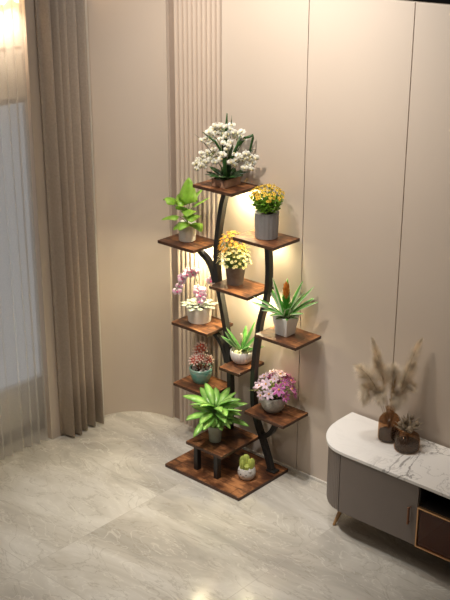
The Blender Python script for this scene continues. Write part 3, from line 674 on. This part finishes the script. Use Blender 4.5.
for p, d in fs:
    sm.tube([(x, y, z+.075), (x+(p.x-x)*.6, y+(p.y-y)*.6, p.z*.5+(z+.075)*.5), p], .001, 4)
    hh = (p-Vector((x, y, z))).dot(H); pk = hh < -.025 or (p.z > z+.19)
    pr = p2 if pk else p1
    if pk not in done: done.add(pk); pr.location = p-Vector(ORG[t.name]); pr.rotation_euler = face_dir(d)
    else: spawn(pr, t, p, face_dir(d+Vector((random.uniform(-.4,.4), random.uniform(-.4,.4), random.uniform(-.3,.3))), random.uniform(0, 1)), random.uniform(.65, 1.05))
obj('flower_stems', sm, M_STEM, t)
b = MB()
for az, L_ in ((3.9, .13), (3.4, .11), (-.2, .11), (.9, .10), (-1.2, .09), (4.6, .1)): b.leaf((x, y, z+.078), az, .6, -.2, L_, .006, 'strap', .2, 8)
obj('trailing_grass', b, L_OLIVE, t, solid=.0005)

# 10 ---- large green foliage plant, low front step
x, y, z = -.290, .150, .1672
t = thing('potted_foliage_plant', (x, y, z), 'large bright green leafy plant in a small pale glass pot on the low front shelf', 'potted plant')
pot(t, x, y, z, [(.028, 0), (.031, .002), (.036, .085), (.037, .088)], mat('pale_green_glass_pot', (.42, .46, .38), .2, noise=.2, scale=30, spec=.7)); soil(t, x, y, z+.080, .032)
L_BIG = leafmat('bright_green_leaf', (.46, .74, .20), (.22, .56, .09), .5, .20, trans=.2)
b = MB()
for k in range(30):
    az = 2.4*k+.3; u = (k+.5)/30; e0 = .92-.85*u+random.uniform(-.18, .18); r = .006+.02*random.random()
    b.leaf((x+r*cos(az), y+r*sin(az), z+.145+.045*(1-u)+random.uniform(-.012, .012)), az+random.uniform(-.25, .25), e0, e0-random.uniform(.45, 1.0), random.uniform(.115, .165), random.uniform(.040, .052), 'lance', .12, 10, roll=random.uniform(-.45, .45))
for k in range(20):
    az = 2.4*k+1.1; r = .02+.015*random.random(); b.leaf((x+r*cos(az), y+r*sin(az), z+.105+.05*random.random()), az, random.uniform(-.2, .5), random.uniform(-1.3, -.6), random.uniform(.055, .08), .046, 'lance', .15, 8, roll=random.uniform(-.5, .5))
obj('foliage', b, L_BIG, t, solid=.0008)
sm = MB()
for k in range(10): az = 2*pi*k/10; sm.tube([(x+.01*cos(az), y+.01*sin(az), z+.08), (x+.012*cos(az), y+.012*sin(az), z+.19)], .0022, 6)
obj('stems', sm, M_STEM, t)

# 11 ---- cactus in a cat-faced pot, base board
x, y, z = -.098, .172, .0182
t = thing('potted_cactus', (x, y, z), 'small cluster of yellow-green cactus in a pale cat-faced pot on the base board', 'potted plant')
M_CAT = mat('pale_grey_ceramic', (.66, .63, .58), .45, noise=.08, scale=60)
p_ = pot(t, x, y, z, [(.028, 0), (.034, .003), (.044, .020), (.046, .036), (.043, .052), (.038, .062)], M_CAT)
fd = Vector((.30, -.954, 0)).normalized(); sd = Vector((.954, .30, 0)); c0 = Vector((x, y, z))
M_DK = mat('black_glaze', (.02, .02, .02), .4)
for s_ in (-1, 1):
    b = MB(); e = c0+sd*s_*.026+fd*.026+Vector((0, 0, .056)); b.lathe(e.x, e.y, [(.010, e.z), (.006, e.z+.009), (.001, e.z+.015)], 10); obj('ear', b, M_CAT, p_)
    b = MB(); b.ball(c0+fd*.0415+sd*s_*.014+Vector((0, 0, .038)), .0036, n=10, k=6); obj('eye', b, M_DK, p_)
b = MB(); b.ball(c0+fd*.0455+Vector((0, 0, .031)), .0022, n=8, k=6)
for s_ in (-1, 1):
    q = c0+fd*.0450; b.tube([q+Vector((0, 0, .029)), q+sd*s_*.004+Vector((0, 0, .025)), q+sd*s_*.008-fd*.001+Vector((0, 0, .027))], .0008, 5)
obj('mouth', b, M_DK, p_)
soil(t, x, y, z+.054, .036)
M_CACT = leafmat('yellow_green_cactus', (.42, .48, .10), (.42, .48, .10), trans=.0, rough=.6)
for h, f_, r_, hh in ((-.004, .0, .017, .130), (-.022, .012, .013, .105), (.015, .012, .014, .112), (.0, .022, .014, .088), (.026, -.006, .012, .105), (-.022, -.01, .012, .115)):
    q = c0+H*h+Fd*f_; b = MB(); prof = [(r_*.8, z+.050), (r_, z+.06), (r_*1.02, z+.05+(hh-.04)*.6), (r_*.85, z+hh-.008), (r_*.5, z+hh-.001), (.001, z+hh+.001)]
    b.lathe(q.x, q.y, prof, 40, 0, .10, 10)
    for j in range(5):
        for k in range(10):
            a = 2*pi*k/10; zz = z+.06+j*(hh-.06)/5; rr = r_*1.1; b.tube([(q.x+rr*cos(a), q.y+rr*sin(a), zz), (q.x+(rr+.004)*cos(a), q.y+(rr+.004)*sin(a), zz+.001)], .0004, 3)
    obj('cactus_stem', b, M_CACT, t)

# ---------------------------------------------------------------- sideboard
sb = thing('sideboard', (1.1, .22, 0), 'taupe sideboard with rounded end, white marble top and tapered wooden legs', 'sideboard')
XE = 2.05
def outline(off):
    left = [(.565, .046), (.505, .055), (.452, .083), (.402, .140), (.372, .208), (.362, .280), (.362, .396)]
    c = Vector((.56, .24)); out = []
    for p, q, r_, s_ in zip([left[0]]+left[:-1], left, left[1:]+[left[-1]], left[2:]+[left[-1]]*2):
        for k in range(4):
            t = k/4; out.append(tuple(.5*((2*q[j])+(-p[j]+r_[j])*t+(2*p[j]-5*q[j]+4*r_[j]-s_[j])*t*t+(-p[j]+3*q[j]-3*r_[j]+s_[j])*t**3) for j in (0, 1)))
    out = out[:-4]+[left[-1]]
    res = []
    for px_, py_ in out: res.append((px_+off if px_ < .45 else px_+off*max(0, (.565-px_)/.115), py_+off*max(0., min(1, (.30-py_)/.1)) if py_ < .30 else py_))
    mir = [(XE+.362-px_, py_) for px_, py_ in reversed(res)]
    return res+mir          # back-left ... wraps round by the back, then the right end to the front
ol = outline(0)
top = MB(); top.prism(list(reversed(ol)), .441, .457); obj('marble_top', top, M_MARB, sb, smooth=40, bevel=.002)
ZB0, ZB1 = .150, .4405; FY = .056; DX0, DX1, RX1 = .548, .955, 1.46
body = outline(.010)
half = [p for p in body if p[0] < .56][:]            # left rounded end
nL = len(body)//2; left = body[:nL]; right = body[nL:]
# carcass is built round the open niche: left block, right block, back, floor
def block(pts_, name='carcass'): return pts_
lb = list(left)                                      # front x=.565 round to the back-left corner
cpts = [(DX0+.004, FY+.016)]+[(x_, y_+.004) if y_ < .1 else (x_+.003, y_) for x_, y_ in lb if x_ < .54]+[(DX1, .396), (DX1, FY+.016)]
obj('carcass', MB().prism(cpts, ZB0, ZB1), M_TAUPE, sb, smooth=40)
mp_ = [(XE+.362-x_, y_) for x_, y_ in lb if x_ < .54]
obj('carcass', MB().prism([(RX1, FY+.016), (RX1, .396)]+list(reversed(mp_))+[(XE+.362-DX0-.004, FY+.016)], ZB0, ZB1), M_TAUPE, sb, smooth=40)
# fluted curved end
fl = MB(); P = [Vector(p) for p in lb if p[0] < .548]; P = [Vector((DX0-.003, FY-.004))]+P
dist = [0]
for a, b_ in zip(P, P[1:]): dist.append(dist[-1]+(b_-a).length)
def at(s_):
    for i in range(len(P)-1):
        if dist[i+1] >= s_: u = (s_-dist[i])/(dist[i+1]-dist[i]); q = P[i].lerp(P[i+1], u); tt = (P[i+1]-P[i]).normalized(); return q, Vector((tt.y, -tt.x))
    return P[-1], Vector((-1, 0))
N_ = 34; pts = []
for i in range(N_):
    for k in range(5):
        s_ = (i+k/5)/N_*dist[-1]; q, nn = at(s_)
        if nn.dot(q-Vector((.6, .25))) < 0: nn = -nn
        pts.append(tuple(q+nn*(.0022*abs(sin(pi*k/5)))))
inner = [tuple(Vector(p)+(Vector((.6, .25))-Vector(p)).normalized()*.012) for p in reversed(pts)]
fl.prism(list(reversed(pts+inner)), ZB0, ZB1-.0002)
obj('fluted_end', fl, M_TAUPE, sb, smooth=60, label='finely ribbed curved end panel')
d = obj('door', MB().box(DX0, DX1-.002, FY-.004, FY+.0155, ZB0, ZB1-.002), M_TAUPE, sb, bevel=.002)
hb = MB(); hb.tube([(.920, FY-.020, .250), (.920, FY-.020, .333)], .0055, 12); 
for zz in (.255, .328): hb.tube([(.920, FY-.003, zz), (.920, FY-.022, zz)], .003, 8); hb.ball((.920, FY-.021, zz), .0065, n=12, k=8)
obj('handle', hb, M_BRONZE, d, label='small upright bronze handle')
d = obj('door', MB().box(RX1+.002, XE+.362-DX0, FY-.004, FY+.0155, ZB0, ZB1-.002), M_TAUPE, sb, bevel=.002)
hb = MB(); hb.tube([(RX1+.04, FY-.020, .250), (RX1+.04, FY-.020, .333)], .0055, 12)
for zz in (.255, .328): hb.tube([(RX1+.04, FY-.003, zz), (RX1+.04, FY-.022, zz)], .003, 8)
obj('handle', hb, M_BRONZE, d)
ni = MB(); ni.box(DX1, RX1, .380, .396, ZB0+.01, ZB1); ni.box(DX1, RX1, FY+.006, .380, .338, .346); ni.box(DX1, RX1, FY+.01, .380, ZB0+.004, ZB0+.012)
ni.box(DX1, DX1+.004, FY+.010, .380, ZB0+.012, .338); ni.box(DX1, DX1+.004, FY+.006, .380, .346, ZB1); ni.box(RX1-.004, RX1, FY+.006, .380, .346, ZB1); ni.box(DX1+.004, RX1-.004, FY+.006, .380, ZB1-.004, ZB1)
obj('open_niche', ni, M_INK, sb, smooth=0, label='black open niche under the marble')
gf = MB(); y0, y1 = FY-.010, FY+.004
gf.box(DX1+.001, RX1-.001, y0, y1, ZB0, ZB0+.007); gf.box(DX1+.001, RX1-.001, y0, y1, .337, .344); gf.box(DX1+.001, DX1+.007, y0, y1, ZB0+.007, .337); gf.box(RX1-.007, RX1-.001, y0, y1, ZB0+.007, .337)
fr = obj('glass_door_frame', gf, M_BRASS, sb, smooth=0, label='thin copper-gold frame')
obj('glass_pane', MB().box(DX1+.007, RX1-.007, FY-.004, FY, ZB0+.007, .337), M_SMOKE, fr, smooth=0, label='dark reddish amber glass')
inn = MB(); inn.box(DX1+.006, RX1-.006, .36, .378, ZB0+.014, .336); obj('niche_back', inn, mat('red_brown_wood_back', (.40, .15, .07), .5, noise=.3, scale=12), sb, smooth=0)
for x_, y_, dx, dy in ((.505, .175, -.040, -.035), (.505, .335, -.040, .03), (1.905, .175, .04, -.035), (1.905, .335, .04, .03)):
    obj('leg', MB().tube([(x_+dx, y_+dy, 0), (x_+dx*.4, y_+dy*.4, .09), (x_, y_, .151)], [.0065, .011, .014], 16), M_OAK, sb)

# ---------------------------------------------------------------- vases
def ribbons(b, path, n, r0, r1, ln, w, m=0, droop=.4):
    L_ = len(path)-1
    for i in range(n):
        u = random.random()**.85; k = min(int(u*L_), L_-1); q = path[k].lerp(path[k+1], u*L_-k); tan = (path[k+1]-path[k]).normalized()
        a = random.uniform(0, 2*pi); perp = Vector((cos(a), sin(a), random.uniform(-.3, .3))); perp = (perp-tan*perp.dot(tan)).normalized()
        env = sin(pi*min(1, u*.9+.08))**.7; l = ln*random.uniform(.6, 1.2); r = (r0+(r1-r0)*u)*env
        p1_ = q+perp*r*.5+tan*l*.45; p2_ = q+perp*r*random.uniform(.7, 1.15)+tan*l-Vector((0, 0, droop*l*random.random()))
        s_ = tan.cross(perp)*w
        i0 = [b.vert(q-s_*.5), b.vert(q+s_*.5), b.vert(p1_+s_), b.vert(p1_-s_), b.vert(p2_)]
        b.face((i0[0], i0[1], i0[2], i0[3]), m); b.face((i0[3], i0[2], i0[4]), m)
M_PAMP = leafmat('cream_pampas', (.86, .78, .66), (.86, .78, .66), rough=.9, trans=.5)
M_STRAW = mat('straw_stem', (.36, .24, .12), .7)
vx, vy, vz = .642, .286, .4572
t = thing('vase', (vx, vy, vz), 'taller amber glass bottle vase on the marble top, holding pampas grass', 'vase')
pot(t, vx, vy, vz+.0, [(.040, .001), (.0475, .004), (.050, .014), (.050, .085), (.047, .104), (.036, .120), (.022, .129), (.018, .136), (.018, .150), (.023, .158)], M_AMBER, 'glass_body', wall=.0035)
obj('thick_glass_base', MB().lathe(vx, vy, [(.044, vz+.005), (.0455, vz+.013), (.0455, vz+.040)], 40), M_AMBERD, t, label='darker thick glass foot')
g = thing('pampas_grass', (vx, vy, vz+.045), 'cream feathery pampas grass bunch standing in the taller amber vase', 'dried grass')
def V1(h, f, zz): return Vector((vx, vy, vz))+H*h+Fd*f+Vector((0, 0, zz))
pl = [((-.092, .0, .475), (-.04, 0, .34), .030, .022), ((.110, .0, .475), (.050, 0, .33), .036, .026), ((-.150, .02, .36), (-.06, .01, .30), .055, .045), ((-.120, .02, .21), (-.105, .01, .36), .055, .045), ((.075, .02, .27), (.05, .01, .29), .055, .045), ((.0, .02, .36), (.0, 0, .28), .050, .04), ((-.075, -.01, .38), (-.02, 0, .30), .055, .04), ((.02, .03, .20), (.02, .02, .30), .050, .045), ((-.05, .03, .22), (-.05, .02, .31), .050, .045), ((.085, .0, .36), (.04, 0, .30), .045, .035)]
for (e, c, r0, r1) in pl:
    pth = arc_pts(V1(0, 0, .046), V1(*c), V1(*e), 20); cut = [p for i, p in enumerate(pth) if i >= 10]
    o = obj('stem', MB().tube(pth, .0012, 5), M_STRAW, g)
    b = MB(); ribbons(b, cut, 1300, r0*1.15, r1*1.15, .038, .00045); obj('plume', b, M_PAMP, g, smooth=0)
b = MB(); ribbons(b, arc_pts(V1(0, .0, .16), V1(.0, .01, .2), V1(.01, .02, .30), 10), 260, .018, .018, .04, .0007); obj('dried_sprig', b, mat('ochre_sprig', (.55, .36, .12), .8), g, smooth=0, label='ochre sprig in the middle')
wx, wy, wz = .752, .262, .4572
t = thing('vase', (wx, wy, wz), 'shorter squat amber glass vase on the marble top, holding dried pods', 'vase')
pot(t, wx, wy, wz, [(.046, .001), (.054, .004), (.057, .013), (.057, .052), (.053, .068), (.038, .080), (.022, .085), (.020, .090), (.025, .095)], M_AMBER, 'glass_body', wall=.0035)
obj('thick_glass_base', MB().lathe(wx, wy, [(.050, wz+.005), (.0525, wz+.012), (.0525, wz+.034)], 40), M_AMBERD, t, label='darker thick glass foot')
g = thing('dried_pods', (wx, wy, wz+.04), 'dried brown seed pods and leaves in the squat amber vase', 'dried flowers')
M_POD = mat('dried_brown_pod', (.30, .23, .155), .8, noise=.4, scale=60)
def V2(h, f, zz): return Vector((wx, wy, wz))+H*h+Fd*f+Vector((0, 0, zz))
for h, f_, zz, r_ in ((-.035, .0, .125, .011), (.005, .03, .112, .014), (.04, .0, .125, .011), (.02, -.03, .14, .010), (-.01, -.02, .13, .011)):
    q = V2(h, f_, zz); s_ = obj('stem', MB().tube(arc_pts(V2(0, 0, .041), V2(h*.3, f_*.3, .09), q, 8), .0012, 5), M_STRAW, g)
    b = MB(); b.ball(q, r_, r_, r_*1.2, 12, 8); obj('pod', b, M_POD, g)
b = MB()
for k in range(26):
    az = 2.4*k; b.leaf(V2(0, 0, .086), az, random.uniform(.5, 1.2), random.uniform(-.1, .8), random.uniform(.05, .095), .011, 'lance', .4, 7)
obj('dried_leaves', b, leafmat('dried_leaf', (.30, .23, .15), (.44, .36, .25), .5, .8), g, solid=.0005)
